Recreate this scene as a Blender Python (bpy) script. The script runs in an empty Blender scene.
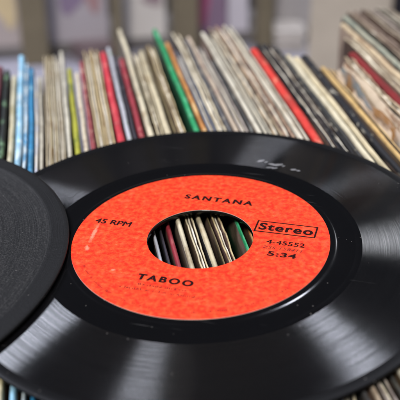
import bpy, bmesh, math, random
from mathutils import Vector, Matrix, noise

# ------------------------------------------------------------------ camera, world, lamps, exposure
scene = bpy.context.scene
COL = scene.collection
S = 0.001                                   # everything below is written in millimetres
CAM_H = 158.03                              # lens height above the sleeve tops
ROT = Matrix(((0.98353914, 0.09080413, -0.15622217),
              (-0.1806952, 0.49425452, -0.85033036),
              (0.0, 0.86456178, 0.50252654)))
cam_data = bpy.data.cameras.new('camera')
cam = bpy.data.objects.new('camera', cam_data)
COL.objects.link(cam)
cam.matrix_world = Matrix.Translation((0, 0, CAM_H * S)) @ ROT.to_4x4()
cam_data.sensor_width = 36.0
cam_data.lens = 72.0
cam_data.clip_start = 0.01
cam_data.clip_end = 50.0
cam_data.dof.use_dof = True
cam_data.dof.focus_distance = 0.281
cam_data.dof.aperture_fstop = 13.0
cam_data.dof.aperture_blades = 0
scene.camera = cam

world = bpy.data.worlds.new('World')
scene.world = world
world.use_nodes = True
bg = world.node_tree.nodes['Background']
bg.inputs['Color'].default_value = (0.78, 0.85, 1.0, 1)
bg.inputs['Strength'].default_value = 0.04

def lamp(name, az, el, dist, sx, sy, power, color):
    """A soft shop lamp, window or added fill: az from the far side (+Y) towards the right, el above level, aimed at the record."""
    d = bpy.data.lights.new(name, 'AREA')
    d.shape = 'RECTANGLE'
    d.size, d.size_y = sx, sy
    d.energy = power
    d.color = color
    o = bpy.data.objects.new(name, d)
    COL.objects.link(o)
    a, e = math.radians(az), math.radians(el)
    v = Vector((math.sin(a) * math.cos(e), math.cos(a) * math.cos(e), math.sin(e)))
    c = Vector((0.043, 0.233, 0.0))
    o.location = c + v * dist
    o.rotation_euler = (-v).to_track_quat('-Z', 'Y').to_euler()
    return o

lamp('window_lamp', -49, 40, 2.2, 0.55, 0.55, 50, (0.82, 0.86, 1.0))
lamp('ceiling_lamp', 38, 54, 2.2, 0.20, 0.22, 13, (0.84, 0.87, 1.0))
lamp('overhead_lamp', -45, 71, 2.2, 0.26, 0.28, 15, (0.86, 0.88, 1.0))
lamp('side_lamp', 40, 27, 2.2, 0.34, 0.3, 6, (0.92, 0.94, 1.0))
lamp('rear_fill', -150, 50, 3.0, 0.6, 0.6, 108, (1.0, 0.95, 0.89))  # unseen fill added behind the camera to brighten the rack and covers

scene.view_settings.view_transform = 'Standard'
scene.view_settings.look = 'None'
scene.view_settings.gamma = 1.0
scene.view_settings.exposure = -0.15
scene.render.engine = 'CYCLES'
scene.render.resolution_x = 1024
scene.render.resolution_y = 1024

# ------------------------------------------------------------------ helpers
def ray(px, py):
    return ROT @ Vector(((px - 200) / 800, -(py - 200) / 800, -1))

def on_z(px, py, z):
    d = ray(px, py)
    t = (z - CAM_H) / d.z
    return Vector((d.x * t, d.y * t, z))

def srgb(r, g, b):
    f = lambda c: (c / 255 / 12.92) if c / 255 <= 0.04045 else ((c / 255 + 0.055) / 1.055) ** 2.4
    return (f(r), f(g), f(b), 1)

def link(name, mesh, mats, parent=None, smooth=True):
    o = bpy.data.objects.new(name, mesh)
    COL.objects.link(o)
    for m in (mats if isinstance(mats, (list, tuple)) else [mats]):
        mesh.materials.append(m)
    if smooth:
        for p in mesh.polygons:
            p.use_smooth = True
    if parent:
        o.parent = parent
    return o

def bm_obj(name, bm, mats, parent=None, smooth=True):
    me = bpy.data.meshes.new(name)
    bmesh.ops.recalc_face_normals(bm, faces=bm.faces)
    bm.to_mesh(me)
    bm.free()
    return link(name, me, mats, parent, smooth)

def tag(o, label=None, cat=None, group=None, kind=None):
    if label: o['label'] = label
    if cat: o['category'] = cat
    if group: o['group'] = group
    if kind: o['kind'] = kind
    return o

def empty(name, mat=None):
    o = bpy.data.objects.new(name, None)
    COL.objects.link(o)
    o.empty_display_size = 0.02
    if mat is not None:
        o.matrix_world = mat
    return o

class NT:
    """Small wrapper to write node trees tersely."""
    def __init__(self, name):
        self.m = bpy.data.materials.new(name)
        self.m.use_nodes = True
        self.t = self.m.node_tree
        self.b = self.t.nodes['Principled BSDF']
    def n(self, typ, **kw):
        x = self.t.nodes.new(typ)
        for k, v in kw.items():
            if k in x.inputs: x.inputs[k].default_value = v
            else: setattr(x, k, v)
        return x
    def l(self, a, b): self.t.links.new(a, b)
    def math(self, op, a, b=None, c=None, clamp=False):
        x = self.t.nodes.new('ShaderNodeMath'); x.operation = op; x.use_clamp = clamp
        for i, v in enumerate((a, b, c)):
            if v is None: continue
            if isinstance(v, (int, float)): x.inputs[i].default_value = v
            else: self.l(v, x.inputs[i])
        return x.outputs[0]
    def ramp(self, fac, lo, hi):
        x = self.t.nodes.new('ShaderNodeMapRange'); x.clamp = True
        x.inputs[1].default_value = lo; x.inputs[2].default_value = hi
        self.l(fac, x.inputs[0]); return x.outputs[0]
    def mix(self, fac, a, b):
        x = self.t.nodes.new('ShaderNodeMix'); x.data_type = 'RGBA'
        if isinstance(fac, (int, float)): x.inputs[0].default_value = fac
        else: self.l(fac, x.inputs[0])
        for i, v in ((6, a), (7, b)):
            if isinstance(v, tuple): x.inputs[i].default_value = v
            else: self.l(v, x.inputs[i])
        return x.outputs[2]
    def coords(self, scale=(1, 1, 1), off=(0, 0, 0)):
        tc = self.n('ShaderNodeTexCoord'); mp = self.n('ShaderNodeMapping')
        mp.inputs['Scale'].default_value = scale; mp.inputs['Location'].default_value = off
        self.l(tc.outputs['Object'], mp.inputs['Vector']); return mp.outputs[0]
    def noise(self, vec, scale, detail=4, rough=0.6, dist=0.0):
        x = self.n('ShaderNodeTexNoise'); x.inputs['Scale'].default_value = scale
        x.inputs['Detail'].default_value = detail; x.inputs['Roughness'].default_value = rough
        x.inputs['Distortion'].default_value = dist
        self.l(vec, x.inputs['Vector']); return x.outputs['Fac']
    def bump(self, h, strength, dist):
        x = self.n('ShaderNodeBump'); x.inputs['Strength'].default_value = strength
        x.inputs['Distance'].default_value = dist; self.l(h, x.inputs['Height'])
        self.l(x.outputs[0], self.b.inputs['Normal']); return x

# ------------------------------------------------------------------ sleeve card materials
def card(base, fleck=None, amount=0.35, size=260, grime=0.5, rough=0.62, seed=0.0):
    """Printed card or paper worn along its folds: base ink, flecks of bare board or print, brown grime."""
    k = NT('sleeve_card')
    v = k.coords((1, 0.38, 1), (seed * 0.37, seed * 0.11, seed * 0.23))
    v2 = k.coords((1, 1, 1), (seed * 0.13, seed * 0.31, 0))
    fleck = fleck or (215, 205, 185)
    n1 = k.noise(v, size, 5, 0.62, 0.3)
    f1 = k.ramp(n1, 0.66 - amount * 0.42, 0.72 - amount * 0.42 + 0.08)
    c = k.mix(f1, srgb(*base), srgb(*fleck))
    n2 = k.noise(v2, 75, 4, 0.6)
    f2 = k.math('MULTIPLY', k.ramp(n2, 0.44, 0.72), grime)
    dark = tuple(int(x * 0.55 + y * 0.1) for x, y in zip(base, (90, 60, 30)))
    c = k.mix(f2, c, srgb(*dark))
    n3 = k.noise(k.coords((1, 0.12, 1), (seed, 0, 0)), 900, 3, 0.7)
    c = k.mix(k.math('MULTIPLY', k.ramp(n3, 0.52, 0.8), 0.30 * grime + 0.12), c, srgb(*[int(x * 0.6) for x in base]))
    k.l(c, k.b.inputs['Base Color'])
    k.b.inputs['Roughness'].default_value = rough
    k.b.inputs['Specular IOR Level'].default_value = 0.35
    k.bump(k.noise(v2, 700, 4, 0.7), 0.35, 0.0006)
    return k.m

PAPER = NT('inner_paper')
_v = PAPER.coords((1, 0.3, 1))
PAPER.l(PAPER.mix(PAPER.ramp(PAPER.noise(_v, 200, 4), 0.4, 0.75), srgb(228, 222, 205), srgb(176, 160, 130)), PAPER.b.inputs['Base Color'])
PAPER.b.inputs['Roughness'].default_value = 0.75
PAPER = PAPER.m

def flat_mat(name, rgb, rough=0.6, var=0.25, size=60, spec=0.4):
    k = NT(name)
    v = k.coords()
    n = k.ramp(k.noise(v, size, 5, 0.6), 0.35, 0.75)
    c = k.mix(k.math('MULTIPLY', n, var), srgb(*rgb), srgb(*[int(x * 0.55) for x in rgb]))
    k.l(c, k.b.inputs['Base Color'])
    k.b.inputs['Roughness'].default_value = rough
    k.b.inputs['Specular IOR Level'].default_value = spec
    return k.m

# ------------------------------------------------------------------ sleeves
C1 = Vector((42.8546, 233.1082, 5.0))          # centre of the red-label record
N1 = Vector((-0.04588177, 0.00177966, 0.99894529)).normalized()
SLEEVE_LEN, SLEEVE_H = 314.0, 312.0

def under_record(x):                           # height of the record's plane above the sleeves at x
    return C1.z + 0.0459 * (x - C1.x)

def shared_wave(x, y):                         # gentle bow that all the packed sleeves follow together
    return 1.1 * noise.noise(Vector((x * 0.004, y * 0.012, 3.3))) + 0.5 * noise.noise(Vector((x * 0.01, y * 0.035, 8.1)))

LEAN = 0.045                                   # the whole row leans a little to the left at the top

def board(bm, x0, x1, y0, y1, ztop, seed, rag=0.4, corner=4.0, n=110, zdrop=0.0, height=SLEEVE_H, pin=0.34):
    """One upright card slab running along y: rounded top fold, uneven worn top line, blunted far corner."""
    prof = [(-1, None), (-1, -9.0), (-1, -1.0), (-0.86, -0.42), (-0.5, -0.1), (0, 0), (0.5, -0.1), (0.86, -0.42), (1, -1.0), (1, -9.0), (1, None)]
    xc, hw = (x0 + x1) / 2, (x1 - x0) / 2
    rings = []
    ys = [y0 + (y1 - y0) * (i / n) for i in range(n + 1)]
    for f in (0.985, 0.6, 0.3, 0.08):          # extra stations to round the far corner
        ys.append(y1 - corner * (1 - f))
    ys = sorted(set(ys))
    for y in ys:
        r = y - (y1 - corner)
        drop = corner - math.sqrt(max(corner * corner - r * r, 0)) if r > 0 else 0
        r2 = (y0 + corner) - y
        drop += corner - math.sqrt(max(corner * corner - r2 * r2, 0)) if r2 > 0 else 0
        h = rag * (0.7 * noise.noise(Vector((seed * 5.1, y * 0.05, 0))) + 0.55 * noise.noise(Vector((seed * 3.7, y * 0.22, 1))) + 0.3 * noise.noise(Vector((seed * 2.7, y * 0.7, 2))))
        pinch = 1 - pin * min(max((330 - y) / 70, 0), 1)     # the packed ends swell, the middles lie thinner
        t = pinch * (0.86 + 0.12 * noise.noise(Vector((seed * 9.1, y * 0.03, 5))) + 0.05 * noise.noise(Vector((seed * 4.1, y * 0.3, 6))))
        tip = 1.0 if y < y1 - 2 else 0.75 + 0.25 * (y1 - y) / 2
        zt = ztop + h - drop - zdrop
        ring = []
        rr = min(hw * 1.3, 1.9)
        for a, dz in prof:
            z = zt + (dz * rr if dz is not None and dz > -5 else (dz if dz is not None else -height))
            x = xc + a * hw * t * tip + shared_wave(xc, y) - LEAN * (ztop - z) * -1.0
            ring.append(bm.verts.new((x * S, y * S, z * S)))
        rings.append(ring)
    for a, b in zip(rings, rings[1:]):
        for i in range(len(prof) - 1):
            f = bm.faces.new((a[i], a[i + 1], b[i + 1], b[i]))
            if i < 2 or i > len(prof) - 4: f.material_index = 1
        bm.faces.new((a[-1], a[0], b[0], b[-1]))
    bm.faces.new(rings[0]); bm.faces.new(list(reversed(rings[-1])))

GROUP = 'record sleeves packed upright in a row'
def sleeve(xa, xb, yend, dz, mats, label, seed, kind='solid', rag=0.4, corner=4.0, pin=0.36):
    """xa..xb: where the sleeve's top edge crosses the line behind the record; yend: where its far end shows."""
    z = under_record((on_z(xa, 133, 0).x + on_z(xb, 133, 0).x) / 2) - 3.0 + dz
    p, q = on_z(xa, 133, z), on_z(xb, 133, z)
    xe = 30 + ((xa + xb) / 2 - 30) * (yend + 265) / 398
    y1 = on_z(xe, yend, z).y
    y0 = y1 - SLEEVE_LEN
    x0, x1 = p.x, q.x
    if kind == 'solid':
        bm = bmesh.new()
        board(bm, x0, x1, y0, y1, z, seed, rag, corner, pin=pin)
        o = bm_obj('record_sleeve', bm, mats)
        return tag(o, label, 'record sleeve', GROUP)
    root = tag(empty('record_sleeve'), label, 'record sleeve', GROUP)
    w = x1 - x0
    bm = bmesh.new()
    pt = max(0.7, w * 0.27)
    board(bm, x0, x0 + pt, y0, y1, z, seed, rag, corner, pin=0.1)
    board(bm, x1 - pt, x1, y0, y1 - 1.5, z - 0.3, seed + 0.6, rag, corner, pin=0.1)
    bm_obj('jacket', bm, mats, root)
    bm = bmesh.new()
    board(bm, x0 + pt + w * 0.06, x1 - pt - w * 0.06, y0, y1 - 6, z, seed + 3.3, rag * 1.3, corner, zdrop=1.3, height=SLEEVE_H - 6)
    bm_obj('inner_sleeve', bm, [PAPER, PAPER], root)
    return root

CREAM, PALE, TAN, IVORY = (214, 202, 176), (206, 204, 196), (190, 170, 134), (226, 220, 202)
BRN = (120, 88, 52)
# (x from, x to, far end, height offset, base ink, flecks, amount, fleck size, kind, raggedness, label)
ROWS = [
 (-13, -2.2, 64, -1, (118, 62, 72), (80, 50, 55), .4, 200, 'solid', .4, 'plum red sleeve at the left edge of the photo, before the green-flecked black one'),
 (-0.8, 5.2, 67, -1, (24, 30, 28), (104, 140, 104), .38, 180, 'solid', .5, 'black sleeve flecked with dull green near the left edge of the photo'),
 (8, 14.5, 73, -1, (206, 204, 184), (190, 184, 150), .4, 220, 'solid', .4, 'grey cream sleeve just left of the light blue one'),
 (15, 22.8, 53, -1, (138, 190, 218), (206, 222, 228), .3, 160, 'solid', .4, 'light blue sleeve with a tall far corner near the left edge'),
 (23.4, 27.6, 61, -1.3, (196, 212, 218), (70, 146, 192), .5, 330, 'solid', .4, 'thin white sleeve dotted with blue between two blue sleeves'),
 (28.1, 34.2, 66, -1, (40, 128, 178), (120, 176, 200), .32, 220, 'solid', .3, 'saturated mid blue sleeve near the left edge'),
 (35, 38.8, 74, -1.2, (188, 190, 202), (214, 214, 214), .5, 200, 'solid', .3, 'thin pale lavender sleeve touching the mid blue one'),
 (39.3, 43.8, 74, -1.2, (196, 194, 186), (150, 146, 136), .3, 240, 'solid', .4, 'thin greyish white sleeve left of the dark gap by the blue sleeves'),
 (46, 51, 54, -1, CREAM, BRN, .22, 220, 'open', .6, 'cream sleeve right of the dark gap by the blue sleeves'),
 (51.4, 57.2, 53, -1, (196, 184, 152), (150, 120, 74), .35, 160, 'open', .6, 'tan cream sleeve with a brown seam, second right of the dark gap by the blues'),
 (57.6, 65, 53, -1, (198, 192, 176), (168, 156, 132), .35, 200, 'open', .4, 'grey cream sleeve between the brown-seamed one and the tall white one'),
 (66, 71.2, 49, -1, (212, 212, 204), (184, 184, 178), .3, 200, 'solid', .4, 'pale white sleeve immediately left of the yellow-green one'),
 (72.8, 80, 66, -1.4, (160, 160, 44), (110, 120, 36), .38, 180, 'solid', .4, 'yellow-green sleeve in the left half of the row'),
 (82, 87.6, 70, -1.4, (214, 206, 190), (120, 90, 66), .2, 120, 'solid', .6, 'off-white sleeve with a brown-stained far end beside the yellow-green one'),
 (88.6, 95.4, 59, -1.2, (138, 58, 62), (190, 150, 140), .35, 240, 'solid', .4, 'worn dusty red sleeve right of the yellow-green one'),
 (96, 104.6, 49, -1, (204, 186, 146), (176, 150, 104), .35, 150, 'open', .5, 'tan cream sleeve right of the dusty red one'),
 (105.2, 114.4, 47, -1, (208, 190, 150), (168, 140, 96), .35, 150, 'open', .5, 'tan cream sleeve touching the bright pinkish red one'),
 (116, 125, 50, -1, (196, 44, 58), (216, 120, 112), .3, 240, 'solid', .3, 'bright pinkish red sleeve in the left half of the row'),
 (126.4, 132, 45, -1.2, (176, 178, 186), (128, 150, 120), .3, 200, 'solid', .4, 'lavender grey sleeve right of the bright pinkish red one'),
 (132.8, 137.2, 53, -1.5, (44, 40, 50), (120, 112, 120), .25, 260, 'solid', .4, 'thin black purple sleeve between lavender grey and dark red ones'),
 (138.2, 145.8, 56, -1.4, (146, 40, 52), (190, 120, 110), .22, 260, 'solid', .4, 'dark red sleeve left of the tall cream white one'),
 (148, 155.6, 27, 0.2, (214, 208, 188), (160, 144, 112), .33, 180, 'solid', .35, 'tall cream white sleeve sticking out far behind the dark red one'),
 (157.6, 164.4, 50, -1.2, (208, 198, 170), (150, 124, 84), .3, 220, 'open', 1.8, 'ragged cream sleeve right of the tall cream white one'),
 (165.6, 173.4, 48, -1.1, (204, 196, 172), (166, 148, 112), .3, 160, 'solid', .5, 'smooth cream sleeve between the ragged cream one and the olive brown one'),
 (175, 178.4, 46, -2.2, (112, 98, 64), (84, 66, 40), .35, 180, 'solid', .6, 'thin olive brown sleeve, second left of the dark gap by the bright green one'),
 (180, 187, 42, -1.2, (192, 172, 128), (120, 92, 54), .3, 220, 'open', 2.0, 'torn tan sleeve with brown edges at the dark gap left of the bright green one'),
 (196.2, 202.8, 27, 0.0, (24, 148, 88), (96, 184, 136), .32, 220, 'solid', .3, 'bright green sleeve standing out tall in the middle of the row'),
 (204.2, 210, 40, -1.0, (190, 126, 62), (216, 176, 120), .35, 220, 'solid', .4, 'orange brown sleeve right of the bright green one'),
 (210.8, 218.6, 49, -1.4, (112, 118, 132), (160, 160, 166), .3, 200, 'open', .5, 'blue grey sleeve, second right of the bright green one'),
 (219.6, 229, 31, -0.8, (224, 216, 196), (150, 124, 86), .25, 240, 'open', 1.3, 'ragged ivory sleeve right of the blue grey one, with a torn fold'),
 (230, 235.6, 37, -1.5, (84, 84, 86), (180, 172, 160), .3, 240, 'solid', .5, 'thin dark grey sleeve right of the ragged ivory one'),
 (236.6, 242, 35, -1.4, (200, 186, 172), (170, 140, 136), .35, 200, 'solid', .5, 'pinkish cream sleeve right of the thin dark grey one'),
 (242.8, 250.6, 45, -1.5, (184, 178, 178), (150, 140, 144), .4, 150, 'open', .5, 'greyish lilac sleeve left of the two clean white ones'),
 (252.4, 257.2, 58, -3.0, (54, 56, 56), (110, 110, 104), .3, 240, 'solid', .4, 'low dark sleeve sunk in the shaded gap beside the two clean white ones'),  # stands in a gap, coloured dark for the shade there
 (259, 264.6, 30, -0.8, (216, 214, 204), (190, 184, 168), .3, 120, 'solid', .3, 'first of the two clean white sleeves left of the mottled ones'),
 (265.6, 272.6, 33, -1.2, (208, 206, 194), (186, 178, 160), .3, 160, 'open', .4, 'second of the two clean white sleeves, touching the mottled cream one'),
 (273.6, 283.4, 26, -1.2, (190, 172, 146), (70, 56, 48), .45, 230, 'open', .9, 'cream sleeve mottled with dark brown right of the two clean white ones'),
 (284.2, 294.6, 24, -1.2, (178, 150, 130), (66, 50, 52), .42, 260, 'open', 1.0, 'pinkish brown mottled sleeve second left of the orange-red one'),
 (295.8, 307, 23, -1.0, (204, 200, 190), (176, 168, 152), .4, 120, 'open', .4, 'whitish grey sleeve touching the orange-red one'),
 (309.6, 320.4, 46, -0.8, (206, 50, 38), (222, 132, 104), .3, 240, 'solid', .3, 'thick orange-red sleeve in the right half of the row'),
 (323, 331.6, 41, -1.0, (26, 26, 32), (150, 150, 150), .27, 300, 'open', .7, 'black sleeve with white scuffs touching the orange-red one'),
 (332.6, 341, 42, -1.0, (30, 30, 34), (178, 174, 164), .28, 280, 'open', .7, 'black scuffed sleeve, second right of the orange-red one'),
 (342, 347.6, 45, -1.4, (52, 52, 50), (170, 164, 146), .25, 280, 'solid', .5, 'charcoal sleeve left of the pair of cream white ones'),
 (348.6, 355.6, 52, -1.0, (222, 216, 196), (186, 172, 140), .25, 200, 'solid', .4, 'left one of the cream white pair beyond the black scuffed sleeves'),
 (356.6, 363.6, 54, -1.1, (216, 206, 178), (176, 156, 118), .25, 200, 'solid', .4, 'right one of the cream white pair, beside the white-specked black sleeve'),
 (366, 376.4, 53, -0.8, (20, 20, 24), (214, 210, 200), .17, 300, 'solid', .5, 'thick black sleeve with white specks left of the golden tan one'),
 (379, 384.6, 64, -0.6, (206, 172, 108), (170, 126, 70), .3, 160, 'solid', .3, 'golden tan sleeve right of the white-specked black one'),
 (385.8, 392.4, 66, -0.6, (190, 158, 106), (222, 196, 140), .35, 160, 'open', .5, 'brownish tan sleeve between golden tan and torn picture sleeves'),
 (417.5, 427.5, 55, 3.0, (200, 184, 158), (120, 88, 62), .38, 220, 'open', 1.8, 'rough cream sleeve between the torn picture sleeve and the deep dark red one'),
 (429, 441, 50, 2.6, (122, 18, 18), (150, 46, 40), .2, 200, 'solid', .4, 'deep dark red sleeve at the right edge of the photo'),
 (443.5, 455, 36, 3.6, (204, 194, 172), (150, 130, 104), .35, 200, 'open', 1.0, 'cream sleeve touching the deep dark red one on its right'),
 (459.5, 467, 21, 4.5, (208, 190, 162), (160, 130, 96), .35, 200, 'solid', .6, 'long cream sleeve reaching up and left of the dark green gap, upper right'),
 (468.5, 471, 34, 2.0, (24, 48, 34), (70, 100, 74), .3, 200, 'solid', .4, 'thin dark green sleeve filling the shaded gap right of the long cream one'),  # gap filler: its dark colour stands for shade between the sleeves
 (473.5, 480.5, 14, 4.5, (176, 178, 164), (120, 132, 118), .4, 200, 'solid', .6, 'pale greenish grey sleeve right of the thin dark green one'),
 (483, 485.5, 26, 2.5, (30, 40, 34), (90, 96, 80), .25, 200, 'solid', .4, 'very thin blackish green sleeve filling a shaded gap near the upper right corner'),  # another gap filler, dark in place of the gap's shade
 (488, 496, 10, 5.0, (168, 150, 134), (110, 88, 74), .4, 200, 'open', .8, 'pinkish tan sleeve near the upper right corner'),
 (499, 503, 9, 4.5, (132, 114, 100), (90, 72, 60), .4, 200, 'solid', .6, 'narrow brown grey sleeve right of the pinkish tan one'),
 (506.5, 510, 14, 3.0, (44, 36, 34), (90, 74, 64), .25, 200, 'solid', .4, 'thin dark brown sleeve filling the shaded gap right of the narrow brown grey one'),  # fills a gap; coloured dark as the shade inside it
 (514, 523, 7, 5.5, (160, 148, 134), (112, 96, 82), .4, 200, 'open', .7, 'taupe sleeve right of the thin dark brown one'),
 (527, 534, 8, 5.0, (140, 128, 116), (92, 78, 66), .4, 200, 'solid', .6, 'brown taupe sleeve, fourth from the upper right corner'),
 (539, 550, 5, 6.0, (168, 164, 152), (120, 112, 100), .4, 200, 'open', .6, 'pale grey sleeve with open edges in the upper right corner'),
 (553, 561, 6, 5.5, (150, 140, 126), (100, 88, 74), .4, 200, 'solid', .6, 'beige grey sleeve left of the mustard brown one'),
 (568, 586, 9, 6.5, (142, 110, 58), (100, 74, 38), .4, 160, 'solid', .5, 'mustard brown sleeve at the very upper right corner of the photo'),
]
def shaded_face(i, base, xa):                     # printed side faces, coloured dark so gaps between sleeves read as shaded
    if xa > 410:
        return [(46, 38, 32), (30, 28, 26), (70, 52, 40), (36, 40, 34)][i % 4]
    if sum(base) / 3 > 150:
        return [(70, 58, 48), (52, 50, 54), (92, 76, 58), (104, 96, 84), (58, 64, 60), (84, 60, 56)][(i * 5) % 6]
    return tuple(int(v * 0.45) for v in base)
for i, (xa, xb, ye, dz, base, fl, am, sz, kind, rag, lab) in enumerate(ROWS):
    def mute(c):                               # greyed a little for a veil of haze, and the pale boards yellowed
        w = (0.94, 0.92, 0.87) if min(c) > 120 and c[0] >= c[2] and max(c) - min(c) < 60 else (1, 1, 1)
        return tuple(int((v * 0.92 + 0.06 * sum(c) / 3) * q) for v, q in zip(c, w))
    m = [card(mute(base), mute(fl), am, sz, seed=i * 1.7 + 0.3), card(shaded_face(i, base, xa) if 'long cream' not in lab else (148, 128, 110), (112, 92, 78), 0.45, 30, seed=i + 0.9)]
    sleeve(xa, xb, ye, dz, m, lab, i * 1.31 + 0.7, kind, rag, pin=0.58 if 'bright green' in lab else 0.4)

# the torn picture sleeve: its cover is ripped open, so its printed left face shows above its lower neighbour
def torn_sleeve():
    k = NT('torn_picture_cover')
    v = k.coords()
    n = k.noise(v, 42, 5, 0.6, 0.4)
    c = k.mix(k.ramp(n, 0.40, 0.56), srgb(164, 146, 126), srgb(88, 92, 90))
    n2 = k.noise(k.coords((1, 1, 1), (0.4, 0.2, 0.1)), 55, 4, 0.6, 0.3)
    c = k.mix(k.ramp(n2, 0.5, 0.64), c, srgb(128, 88, 40))
    k.l(c, k.b.inputs['Base Color']); k.b.inputs['Roughness'].default_value = 0.5
    root = tag(empty('record_sleeve'), 'torn picture sleeve with a grey and brown ripped cover right of the tan pair', 'record sleeve', GROUP)
    def strip(xa, amp, z_off, seed, name, mat, yend):
        z = under_record(on_z(xa, 133, 0).x) + z_off
        p = on_z(xa, 133, z)
        y1 = on_z(30 + (xa - 30) * (yend + 265) / 398, yend, z).y
        bm = bmesh.new()
        n_ = 150
        rows = []
        for i in range(n_ + 1):
            y = y1 - SLEEVE_LEN + SLEEVE_LEN * i / n_
            rip = amp * (0.55 + 0.9 * noise.noise(Vector((seed, y * 0.03, 0))) + 0.35 * noise.noise(Vector((seed, y * 0.12, 4))))
            curl = 2.2 * noise.noise(Vector((seed + 4, y * 0.035, 2)))
            zt = z - max(rip, 0) - (3 if i == n_ else 0)
            a = []
            for f in (0, 0.03, 0.1, 1):
                zz = zt - f * (SLEEVE_H - (z - zt))
                xx = p.x + shared_wave(p.x, y) + LEAN * (z - zz) + curl * max(0, 1 - f * 12)
                a.append((bm.verts.new((xx * S, y * S, zz * S)), bm.verts.new(((xx + 0.8) * S, y * S, (zz - 0.1) * S))))
            rows.append(a)
        for a, b in zip(rows, rows[1:]):
            for j in range(3):
                bm.faces.new((a[j][0], a[j + 1][0], b[j + 1][0], b[j][0]))
                bm.faces.new((a[j][1], b[j][1], b[j + 1][1], a[j + 1][1]))
            bm.faces.new((a[0][0], b[0][0], b[0][1], a[0][1]))
            bm.faces.new((a[3][0], a[3][1], b[3][1], b[3][0]))
        for a in (rows[0], rows[-1]):
            for j in range(3):
                bm.faces.new((a[j][0], a[j][1], a[j + 1][1], a[j + 1][0]))
        return bm_obj(name, bm, mat, root)
    strip(399, 5.0, 1.5, 2.2, 'front_cover', card((180, 160, 136), (124, 96, 70), .4, 200, seed=91), 66)
    strip(407, 4.0, 4.5, 7.9, 'inner_sleeve', k.m, 62)
    strip(414, 1.5, 5.0, 5.1, 'back_cover', card((188, 170, 146), (130, 100, 74), .4, 200, seed=93), 60)
torn_sleeve()

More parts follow.
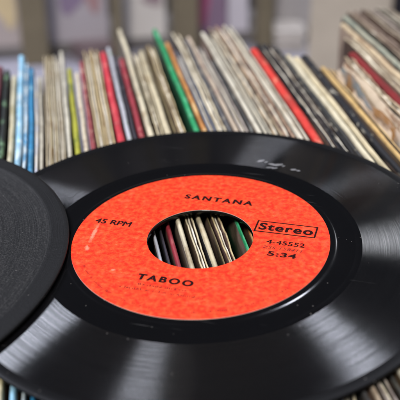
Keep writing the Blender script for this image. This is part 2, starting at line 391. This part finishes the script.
# ------------------------------------------------------------------ vinyl
GROOVE_AMP = 0.62
def vinyl(name, base, groove, matte=False, scuffs=(), rough0=0.06, spec0=0.34):
    k = NT(name)
    tc = k.n('ShaderNodeTexCoord')
    sep = k.n('ShaderNodeSeparateXYZ')
    k.l(tc.outputs['Object'], sep.inputs[0])
    x, y = sep.outputs[0], sep.outputs[1]
    rad = k.math('SQRT', k.math('ADD', k.math('MULTIPLY', x, x), k.math('MULTIPLY', y, y)))
    obj = tc.outputs['Object']
    # dust specks and fine lint
    vor = k.n('ShaderNodeTexVoronoi'); vor.inputs['Scale'].default_value = 420
    k.l(obj, vor.inputs['Vector'])
    gate = k.ramp(k.noise(obj, 60, 3), 0.48, 0.62)
    sc = k.n('ShaderNodeSeparateColor'); k.l(vor.outputs['Color'], sc.inputs[0])
    rare = k.math('GREATER_THAN', sc.outputs[0], 0.72 if matte else 0.68)
    speck = k.math('MULTIPLY', k.math('MULTIPLY', k.math('LESS_THAN', vor.outputs['Distance'], 0.075), gate), rare)
    col = k.mix(k.math('MULTIPLY', speck, 0.55), base, srgb(170, 165, 160))
    # scratches: thin stretched noise at two angles
    for ang, stre, th in ((0.5, 30, .75), (1.9, 26, .76), (-0.6, 34, .755)):
        mp = k.n('ShaderNodeMapping'); mp.vector_type = 'POINT'
        mp.inputs['Rotation'].default_value = (0, 0, ang); mp.inputs['Scale'].default_value = (40, 40 * stre, 1)
        k.l(obj, mp.inputs['Vector'])
        s_ = k.ramp(k.noise(mp.outputs[0], 1.0, 2, 0.5), th - 0.02, th + 0.06)
        col = k.mix(k.math('MULTIPLY', s_, 0.2), col, srgb(150, 150, 150))
    # worn white scuffs
    for (sx, sy, rx, ry, an) in scuffs:
        mp = k.n('ShaderNodeMapping'); mp.vector_type = 'TEXTURE'
        mp.inputs['Location'].default_value = (sx * S, sy * S, 0); mp.inputs['Rotation'].default_value = (0, 0, an)
        mp.inputs['Scale'].default_value = (rx * S, ry * S, 1)
        k.l(obj, mp.inputs['Vector'])
        ln = k.n('ShaderNodeVectorMath'); ln.operation = 'LENGTH'; k.l(mp.outputs[0], ln.inputs[0])
        d = k.math('ADD', ln.outputs['Value'], k.math('MULTIPLY', k.noise(obj, 700, 5, 0.85), 2.6))
        msk = k.ramp(d, 2.45, 2.0)
        col = k.mix(k.math('MULTIPLY', msk, 0.9), col, srgb(132, 132, 134))
    k.l(col, k.b.inputs['Base Color'])
    # ring-to-ring variation: a function of the radius only
    ang = k.math('ARCTAN2', y, x)
    cv = k.n('ShaderNodeCombineXYZ'); k.l(rad, cv.inputs[0])
    cp = k.n('ShaderNodeCombineXYZ'); k.l(k.math('MULTIPLY', rad, 1900), cp.inputs[0]); k.l(k.math('MULTIPLY', ang, 2.2), cp.inputs[1])
    arc = k.noise(cp.outputs[0], 1.0, 4, 0.75)
    band = k.noise(cv.outputs[0], 420, 2, 0.5)
    ring = k.noise(cv.outputs[0], 2600, 3, 0.7)
    smudge = k.noise(obj, 38, 4, 0.6)
    if groove:
        # microgrooves far finer than a pixel: the surface normal rocks in and out along the radius
        tg = k.n('ShaderNodeTangent'); tg.direction_type = 'RADIAL'; tg.axis = 'Z'
        ge = k.n('ShaderNodeNewGeometry')
        cr = k.n('ShaderNodeVectorMath'); cr.operation = 'CROSS_PRODUCT'
        k.l(tg.outputs[0], cr.inputs[0]); k.l(ge.outputs['Normal'], cr.inputs[1])
        tilt = None
        for q in range(3):
            wn = k.n('ShaderNodeTexWhiteNoise'); wn.noise_dimensions = '3D'
            ad = k.n('ShaderNodeVectorMath'); ad.operation = 'ADD'
            ad.inputs[1].default_value = (0.13 * q, 0.37 * q, 0.71 * q)
            sc_ = k.n('ShaderNodeVectorMath'); sc_.operation = 'SCALE'; sc_.inputs['Scale'].default_value = 9000
            k.l(obj, ad.inputs[0]); k.l(ad.outputs[0], sc_.inputs[0]); k.l(sc_.outputs[0], wn.inputs['Vector'])
            tilt = wn.outputs['Value'] if tilt is None else k.math('ADD', tilt, wn.outputs['Value'])
        amp = k.math('ADD', k.math('MULTIPLY', ring, 0.5), GROOVE_AMP - 0.25)
        tilt = k.math('MULTIPLY', k.math('SUBTRACT', tilt, 1.5), amp)
        vs = k.n('ShaderNodeVectorMath'); vs.operation = 'SCALE'
        k.l(cr.outputs[0], vs.inputs[0]); k.l(tilt, vs.inputs['Scale'])
        va = k.n('ShaderNodeVectorMath'); va.operation = 'ADD'
        k.l(ge.outputs['Normal'], va.inputs[0]); k.l(vs.outputs[0], va.inputs[1])
        nz = k.n('ShaderNodeVectorMath'); nz.operation = 'NORMALIZE'
        k.l(va.outputs[0], nz.inputs[0]); k.l(nz.outputs[0], k.b.inputs['Normal'])
        k.l(k.math('ADD', k.math('MULTIPLY', smudge, 0.10), 0.055), k.b.inputs['Roughness'])
        lvl = k.math('MULTIPLY', k.ramp(ring, 0.25, 0.75), k.math('ADD', k.math('MULTIPLY', k.ramp(arc, 0.3, 0.7), 0.9), 0.35))
        k.l(k.math('ADD', k.math('MULTIPLY', lvl, 1.6), k.math('MULTIPLY', k.ramp(band, 0.3, 0.7), 0.28)), k.b.inputs['Specular IOR Level'])
    elif matte:
        k.l(k.math('ADD', k.math('MULTIPLY', smudge, 0.15), 0.42), k.b.inputs['Roughness'])
        k.b.inputs['Specular IOR Level'].default_value = 0.17
        inner = k.ramp(rad, 0.0812, 0.0804)
        fuzz = k.ramp(k.noise(obj, 1500, 3, 0.75), 0.5, 0.78)
        col2 = k.mix(k.math('MULTIPLY', k.math('MULTIPLY', fuzz, inner), 0.075), col, srgb(200, 198, 196))
        col2 = k.mix(k.math('MULTIPLY', k.ramp(arc, 0.45, 0.75), k.math('MULTIPLY', inner, 0.03)), col2, srgb(200, 198, 196))
        k.l(col2, k.b.inputs['Base Color'])
        k.bump(k.math('ADD', ring, k.math('MULTIPLY', k.noise(obj, 1300, 3, 0.7), 0.7)), 0.5, 0.0004)
    else:
        k.l(k.math('ADD', k.math('MULTIPLY', smudge, 0.16), rough0), k.b.inputs['Roughness'])
        k.b.inputs['Specular IOR Level'].default_value = spec0
    return k.m

def lathe(bm, prof, seg=360, closed=True, mats=None):
    rings = []
    for r, z in prof:
        rings.append([bm.verts.new((r * S * math.cos(2 * math.pi * i / seg), r * S * math.sin(2 * math.pi * i / seg), z * S)) for i in range(seg)])
    n = len(prof)
    for j in range(n if closed else n - 1):
        a, b = rings[j], rings[(j + 1) % n]
        for i in range(seg):
            f = bm.faces.new((a[i], b[i], b[(i + 1) % seg], a[(i + 1) % seg]))
            if mats: f.material_index = mats[j]

def record_frame(centre, normal, turn):
    z = normal.normalized()
    x = (Vector((1, 0, 0)) - z * z.x).normalized()
    y = z.cross(x)
    a = math.radians(turn)
    xr = x * math.cos(a) + y * math.sin(a)
    yr = z.cross(xr)
    m = Matrix((xr, yr, z)).transposed().to_4x4()
    m.translation = centre * S
    return m

BLACK = (0.0032, 0.0032, 0.0038, 1)
rec = empty('vinyl_record', record_frame(C1, N1, -27.0))
tag(rec, 'black seven-inch record with an orange-red paper label and large centre hole, lying on the sleeves', 'record')
gloss = vinyl('glossy_vinyl', BLACK, False)
rimmat = vinyl('rim_vinyl', BLACK, False, rough0=0.36, spec0=0.12)
A27 = math.radians(27)
def rot27(x, y): return (x * math.cos(A27) - y * math.sin(A27), x * math.sin(A27) + y * math.cos(A27))
sc_list = []
for (sx, sy, rx, ry, an) in ((35.0, 51.2, 1.7, .7, .1), (36.8, 49.6, .8, .4, .4), (38.6, 47.2, 1.5, .8, -.5), (40.6, 46.0, 2.1, 1.0, -.2), (37.0, 44.6, 1.5, .5, -.3),
                            (38.8, 43.6, 1.2, .45, -.1), (42.6, 44.2, .7, .35, .3), (45.6, 40.4, 1.3, .7, -.3), (47.2, 39.0, .9, .5, -.4)):
    qx, qy = rot27(sx, sy)
    sc_list.append((qx, qy, rx * 1.05, ry * 0.95, an + A27))
grooved = vinyl('grooved_vinyl', BLACK, True, scuffs=sc_list)
prof = [(18.7, -1.9), (18.7, -0.5), (18.78, -0.3), (19.0, -0.2), (30, -0.2), (45.5, -0.2), (46.0, -0.2), (46.5, -0.21), (46.9, -0.26), (47.2, -0.36),
        (47.45, -0.5), (47.75, -0.64), (48.2, -0.74), (48.8, -0.78), (50, -0.80), (53.5, -0.80), (53.8, -0.72), (54.1, -0.72), (54.4, -0.80), (55.8, -0.80), (56.2, -0.74),
        (57, -0.76), (70, -0.80), (84.0, -0.80), (84.4, -0.74), (85.0, -0.64), (85.8, -0.62), (86.6, -0.72), (87.1, -0.9), (87.4, -1.12), (87.5, -1.35), (87.35, -1.6), (86.9, -1.8),
        (86, -1.9), (84, -1.75), (56, -1.7), (48, -1.9), (30, -1.95)]
_top = prof.index((87.35, -1.6))
prof = [(r_ + (0.2 if r_ > 84 else 0), -0.2 + (z_ + 0.2) * 0.45 if 46 < r_ and j_ < _top else z_) for j_, (r_, z_) in enumerate(prof)]
mi = [2 if prof[j][0] >= 84.0 else 1 if 56.2 <= prof[j][0] < 84.0 and prof[j][1] > -0.9 and prof[(j + 1) % len(prof)][0] > prof[j][0] else 0 for j in range(len(prof))]
bm = bmesh.new(); lathe(bm, prof, 480, True, mi)
bm_obj('grooved_disc', bm, [gloss, grooved, rimmat], rec)

# label paper: mottled orange-red print with rubbed pale spots
k = NT('orange_red_label')
v = k.coords()
n1 = k.noise(v, 520, 3, 0.6, 0.15)
n2 = k.noise(v, 90, 4, 0.6)
c = k.mix(k.ramp(n1, 0.38, 0.62), (0.56, 0.018, 0.004, 1), (0.82, 0.066, 0.014, 1))
c = k.mix(k.math('MULTIPLY', k.ramp(n1, 0.62, 0.78), 0.55), c, (0.92, 0.17, 0.075, 1))
n4 = k.noise(v, 240, 3, 0.6)
c = k.mix(k.math('MULTIPLY', k.ramp(n4, 0.55, 0.72), 0.45), c, (0.90, 0.13, 0.05, 1))
c = k.mix(k.math('MULTIPLY', k.ramp(n2, 0.5, 0.75), 0.45), c, (0.80, 0.035, 0.012, 1))
for (sx, sy, rx, ry, an) in ((-36.6, 12, 0.9, 7, -.35), (-39.6, 3, 0.9, 2.0, 0), (-31.8, -12.2, 0.9, 0.8, 0)):
    qx, qy = rot27(sx, sy)
    mp = k.n('ShaderNodeMapping'); mp.vector_type = 'TEXTURE'
    mp.inputs['Location'].default_value = (qx * S, qy * S, 0); mp.inputs['Rotation'].default_value = (0, 0, an + A27)
    mp.inputs['Scale'].default_value = (rx * S, ry * S, 1)
    tc = k.n('ShaderNodeTexCoord'); k.l(tc.outputs['Object'], mp.inputs['Vector'])
    ln = k.n('ShaderNodeVectorMath'); ln.operation = 'LENGTH'; k.l(mp.outputs[0], ln.inputs[0])
    d = k.math('ADD', ln.outputs['Value'], k.math('MULTIPLY', k.noise(v, 600, 5, 0.8), 2.2))
    c = k.mix(k.math('MULTIPLY', k.ramp(d, 2.1, 1.5), 0.5), c, (0.95, 0.38, 0.25, 1))
k.l(c, k.b.inputs['Base Color'])
k.b.inputs['Roughness'].default_value = 0.5
k.b.inputs['Specular IOR Level'].default_value = 0.22
k.bump(k.noise(v, 520, 3, 0.6, 0.15), 0.5, 0.0005)
LABEL = k.m
edge_paper = flat_mat('white_paper_edge', (226, 220, 212), 0.7, 0.2)
bm = bmesh.new()
lathe(bm, [(18.75, -0.19), (18.75, -0.03), (18.9, 0.0), (25, 0), (32, 0), (39, 0), (45.15, 0.0), (45.3, -0.02), (45.3, -0.19)], 360, False, [1, 0, 0, 0, 0, 0, 0, 1])
label = bm_obj('paper_label', bm, [LABEL, edge_paper], rec, smooth=False)

ink = flat_mat('black_print', (34, 8, 8), 0.6, 0.5, 900, 0.08)
faint = flat_mat('faded_print', (104, 14, 8), 0.5, 0.6, 900, 0.3)
def lettering(text, width, cap, cx, by, bold=0.0, shear=0.0, mat=ink, spacing=1.0):
    cu = bpy.data.curves.new('lettering', 'FONT')
    cu.body = text; cu.size = 1.0; cu.align_x = 'LEFT'; cu.shear = shear
    cu.space_character = spacing; cu.resolution_u = 6
    tmp = bpy.data.objects.new('tmp', cu); COL.objects.link(tmp)
    dg = bpy.context.evaluated_depsgraph_get(); dg.update()
    me = bpy.data.meshes.new_from_object(tmp.evaluated_get(dg))
    bpy.data.objects.remove(tmp)
    xs = [p.co.x for p in me.vertices]; ys = [p.co.y for p in me.vertices]
    w, h0, h1 = max(xs) - min(xs), max(0, min(ys)), max(ys)
    for p in me.vertices:
        p.co.x = (cx - width / 2 + (p.co.x - min(xs)) / w * width) * S
        p.co.y = (by + p.co.y / h1 * cap) * S
        p.co.z = 0.02 * S
    # heavier strokes: the same outlines printed a few times, slightly shifted
    src = bmesh.new(); src.from_mesh(me)
    base = [[q.co.copy() for q in f.verts] for f in src.faces]
    src.free()
    out = bmesh.new()
    steps = [(0, 0)] + [(bold * math.cos(i * math.pi / 4), 0.8 * bold * math.sin(i * math.pi / 4)) for i in range(8)] if bold else [(0, 0)]
    for i, (dx, dy) in enumerate(steps):
        for f in base:
            out.faces.new([out.verts.new((q.x + dx * S, q.y + dy * S, q.z + i * 0.002 * S)) for q in f])
    out.to_mesh(me); out.free()
    return link('lettering', me, mat, label, smooth=False)
lettering('SANTANA', 26.2, 2.9, -0.5, 25.0, 0.24, 0, spacing=1.35)
lettering('TABOO', 18.8, 2.9, -3.9, -28.2, 0.24, 0, spacing=1.35)
lettering('45 RPM', 13.7, 2.9, -34.0, 1.3, 0.14, 0)
lettering('Stereo', 19.0, 4.2, 28.3, 9.9, 0.24, 0, spacing=1.15)
lettering('4-45552', 13.2, 2.4, 30.0, 1.6, 0.08, 0, spacing=1.05)
lettering('ZSS 158411', 13.6, 1.6, 29.6, -1.5, 0, 0.2, mat=flat_mat('thin_print', (96, 16, 10), 0.5, 0.5, 900, 0.3), spacing=1.15)
lettering('5:34', 9.6, 2.5, 30.1, -5.5, 0.18, 0, spacing=1.1)
bm = bmesh.new()
for (x0, x1, y0, y1) in ((17.3, 39.3, 15.0, 15.5), (17.3, 39.3, 8.2, 8.7), (17.3, 17.9, 8.7, 15.0), (38.7, 39.3, 8.7, 15.0)):
    vs = [bm.verts.new((x * S, y * S, 0.03 * S)) for x, y in ((x0, y0), (x1, y0), (x1, y1), (x0, y1))]
    bm.faces.new(vs)
bm_obj('logo_frame', bm, ink, label, smooth=False)
# worn-away small print: only broken traces of strokes remain legible as lines
rng = random.Random(5)
bm = bmesh.new()
def stroke(x, y, w, h, a=0.0):
    pts = [(-w / 2, 0), (w / 2, 0), (w / 2, h), (-w / 2, h)]
    ca, sa = math.cos(a), math.sin(a)
    bm.faces.new([bm.verts.new(((x + p * ca - q * sa) * S, (y + p * sa + q * ca) * S, 0.025 * S)) for p, q in pts])
for by, xa, xb in ((-31.2, -11.5, 4.5), (-33.8, -17, 11)):
    x = xa
    while x < xb:
        if rng.random() > 0.18:
            stroke(x, by, rng.uniform(.16, .34), rng.uniform(.5, 1.1), rng.uniform(-.4, .4))
            if rng.random() > 0.5: stroke(x + .2, by + rng.choice((0, .45, .9)), .45, .16)
        x += rng.uniform(0.5, 0.9)
for i in range(120):
    if rng.random() > 0.3:
        a = math.radians(-150 + i)
        r = 42.3
        stroke(r * math.cos(a), r * math.sin(a), rng.uniform(.12, .28), rng.uniform(.5, .9), a + math.pi / 2 + rng.uniform(-.3, .3))
bm_obj('faded_print', bm, faint, label, smooth=False)

# ------------------------------------------------------------------ the second, dusty record lying over its left side
C2 = Vector((-89.7, 249.3, 0.75))
rec2 = empty('vinyl_record', record_frame(C2, N1, 14.0))
tag(rec2, 'dusty matte dark grey record cut off by the left edge, overlapping the orange-red labelled one', 'record')
matte = vinyl('dusty_vinyl', (0.006, 0.006, 0.0065, 1), False, True)
prof2 = [(19, -1.3), (19, 0.5), (19.3, 0.7), (46, 0.7), (47, 0.6), (48.5, 0.2), (56, 0.15), (70, 0.15), (80.6, 0.15), (81.0, 0.22), (81.6, 0.24), (82.2, 0.16), (85.6, 0.22), (86.4, 0.16), (87.1, 0.0), (87.45, -0.3), (87.5, -0.6),
         (87.35, -1.1), (86.7, -1.35), (84, -1.4), (56, -1.35), (46, -1.4)]
bm = bmesh.new(); lathe(bm, prof2, 480, True)
bm_obj('grooved_disc', bm, matte, rec2)
bm = bmesh.new()
lathe(bm, [(19.05, 0.71), (19.05, 0.88), (30, 0.9), (45, 0.9), (45.2, 0.88), (45.2, 0.71)], 200, False)
bm_obj('paper_label', bm, flat_mat('cream_label', (196, 186, 160), 0.6, 0.3), rec2, smooth=False)

# ------------------------------------------------------------------ table and the out-of-focus stall behind
TZ = -320.0
table_mat = flat_mat('pale_lilac_cloth', (150, 148, 160), 0.7, 0.15, 8)
def box(bm, x0, x1, y0, y1, z0, z1):
    vs = [bm.verts.new((x * S, y * S, z * S)) for x in (x0, x1) for y in (y0, y1) for z in (z0, z1)]
    for q in ((0, 1, 3, 2), (4, 6, 7, 5), (0, 4, 5, 1), (2, 3, 7, 6), (0, 2, 6, 4), (1, 5, 7, 3)):
        bm.faces.new([vs[i] for i in q])
def bevel(bm, w):
    bmesh.ops.bevel(bm, geom=bm.edges[:], offset=w * S, segments=2, affect='EDGES', clamp_overlap=True)
bm = bmesh.new(); box(bm, -1500, 1800, -300, 2400, TZ - 30, TZ); bevel(bm, 4)
tag(bm_obj('tabletop', bm, table_mat, smooth=False), kind='structure')
bm = bmesh.new(); box(bm, -9000, 9000, -6000, 12000, -1060, -1050)
tag(bm_obj('floor', bm, flat_mat('grey_concrete', (120, 116, 112), 0.8, 0.3, 3), smooth=False), kind='structure')

P0, P1 = on_z(36, 66, TZ), on_z(265, 50, TZ)
ux = (P1 - P0).normalized(); uy = Vector((-ux.y, ux.x, 0))
stall_m = Matrix((ux, uy, Vector((0, 0, 1)))).transposed().to_4x4(); stall_m.translation = P0 * S
def along(px):                                  # distance along the stall front at picture column px (bottom row)
    d = ray(px, 45); d.z = 0
    o = -Vector((P0.x, P0.y, 0))
    # intersect ray from lens with the stall line
    det = d.x * (-ux.y) - d.y * (-ux.x)
    t = (P0.x * (-ux.y) - P0.y * (-ux.x)) / det
    q = d * t - Vector((P0.x, P0.y, 0))
    return q.dot(ux)
wood = flat_mat('brown_stall_wood', (122, 113, 94), 0.7, 0.35, 20)
greywood = flat_mat('grey_stall_board', (122, 118, 118), 0.7, 0.3, 10)
stall = empty('display_rack', stall_m)
tag(stall, 'brown wooden display rack standing out of focus behind the sleeves', 'rack')
for a, b, dpt in ((22, 49, 40), (114, 124, 30), (175, 199, 44), (258, 273, 36)):
    bm = bmesh.new(); box(bm, along(a), along(b), 0, dpt, 0, 560); bevel(bm, 2)
    bm_obj('post', bm, wood, stall, smooth=False)
bm = bmesh.new(); box(bm, along(-60), along(330), 190, 205, 0, 560); bevel(bm, 2)
bm_obj('back_panel', bm, greywood, stall, smooth=False)
bm = bmesh.new(); box(bm, along(-60), along(330), 41, 188, 5, 20); bevel(bm, 2)
bm_obj('shelf', bm, greywood, stall, smooth=False)

def cover(pa, pb, rgb, label, patches, h=314):
    """A record cover leaning back in the rack, facing out: card with printed blocks of colour."""
    xa, xb = along(pa), along(pb)
    root = empty('record_cover')
    lean = Matrix.Rotation(math.radians(-9), 4, 'X')
    root.matrix_world = stall_m @ Matrix.Translation(Vector(((xa + xb) / 2, 46, 21)) * S) @ lean
    tag(root, label, 'record cover', 'record covers facing out in the rack behind')
    w = xb - xa
    bm = bmesh.new(); box(bm, -w / 2, w / 2, 0, 5, 0, h); bevel(bm, 1)
    bm_obj('card', bm, flat_mat('cover_card', rgb, 0.5, 0.2, 14), root, smooth=False)
    for (u0, u1, v0, v1, prgb) in patches:
        bm = bmesh.new()
        n_ = 20
        cx, cz = (u0 + u1) / 2 - .5, (v0 + v1) / 2
        vs = []
        for i in range(n_):
            t = 2 * math.pi * i / n_
            rr = 0.5 + 0.08 * math.sin(3 * t + u0 * 9)
            vs.append(bm.verts.new(((cx + (u1 - u0) * rr * math.cos(t)) * w * S, -0.3 * S, (cz + (v1 - v0) * rr * math.sin(t)) * h * S)))
        f = bm.faces.new(vs)
        bmesh.ops.extrude_face_region(bm, geom=[f])
        for q in vs: q.co.y -= 0.3 * S
        bm_obj('printed_picture', bm, flat_mat('cover_print', prgb, 0.5, 0.25, 30), root, smooth=False)
    return root
cover(-28, 21, (168, 158, 158), 'cover with a cream yellow print at the upper left edge of the photo', [(.52, .98, .10, .42, (200, 182, 146)), (.5, .8, .36, .5, (178, 120, 112)), (.6, .9, .5, .8, (150, 152, 158))])
cover(50, 112, (168, 162, 170), 'lilac grey cover with small purple and pink prints between brown posts', [(.2, .6, .15, .38, (134, 118, 146)), (.62, .92, .16, .36, (160, 128, 132)), (.2, .9, .48, .8, (150, 148, 158))])
cover(126, 171, (204, 200, 198), 'pale grey cover with thin dark prints left of the colourful one', [(.35, .95, .30, .38, (110, 104, 104)), (.5, .95, .17, .25, (150, 132, 140))])
cover(200, 233, (134, 112, 138), 'purple cover with a magenta and orange print in the middle of the rack', [(.0, .5, .05, .32, (178, 96, 134)), (.3, .8, .22, .5, (208, 150, 110)), (.6, 1, .3, .6, (112, 96, 134))])
cover(234.5, 255, (196, 192, 204), 'plain whitish lilac cover right of the purple and orange one', [(.2, .8, .5, .8, (176, 172, 186))])
cover(276, 322, (170, 166, 168), 'grey cover with a dark rectangle print right of the last post', [(.05, .35, .1, .6, (196, 190, 190)), (.42, .92, .3, .5, (96, 94, 98))])

def stack_of_cards(px, py, w, rgb, label, n, turn):
    c = on_z(px, py, TZ)
    root = empty('leaflet_stack', Matrix.Translation(c * S) @ Matrix.Rotation(turn, 4, 'Z'))
    tag(root, label, 'leaflet stack')
    m = flat_mat('leaflet_paper', rgb, 0.6, 0.3, 30)
    g = random.Random(px)
    bm = bmesh.new()
    for i in range(n):
        dx, dy = g.uniform(-4, 4), g.uniform(-4, 4)
        box(bm, -w / 2 + dx, w / 2 + dx, -w * .6 + dy, w * .6 + dy, i * 4.0 + 0.3, i * 4.0 + 3.9)
    bm_obj('paper_pile', bm, m, root, smooth=False)
stack_of_cards(92, 56, 60, (120, 104, 108), 'small dull mauve stack on the cloth before the lilac grey cover', 6, 0.3)
stack_of_cards(288, 46, 50, (196, 190, 186), 'small whitish stack on the cloth below the grey cover with a dark rectangle', 9, -0.2)

def carton(pa, pb, Y, label, rgb, hgt, name, mats, depth=70):
    d0, d1 = ray(pa, 30), ray(pb, 30)
    x0, x1 = d0.x / d0.y * Y, d1.x / d1.y * Y
    root = empty(name, Matrix.Translation(Vector(((x0 + x1) / 2, Y, TZ)) * S) @ Matrix.Rotation(-math.atan2((x0 + x1) / 2, Y) - 0.06, 4, 'Z'))
    w = x1 - x0
    m = flat_mat(name, rgb, 0.75, 0.25, 12)
    bm = bmesh.new(); box(bm, -w / 2, w / 2, 0, depth, 0, hgt); bevel(bm, 3)
    bm_obj('box_body', bm, m, root, smooth=False)
    bm = bmesh.new(); box(bm, -w / 2 + 2, w / 2 - 2, -60, -1, hgt - 4, hgt - 1); bevel(bm, 1)
    bm_obj('flap', bm, m, root, smooth=False)
    return tag(root, label, 'box')
carton(311, 386, 1000, 'beige cardboard box standing out of focus behind the right end of the row', (182, 172, 158), 420, 'cardboard_box', None)
carton(392, 470, 1100, 'dark box in the extreme upper right corner behind the cardboard one', (40, 38, 44), 380, 'storage_box', None)
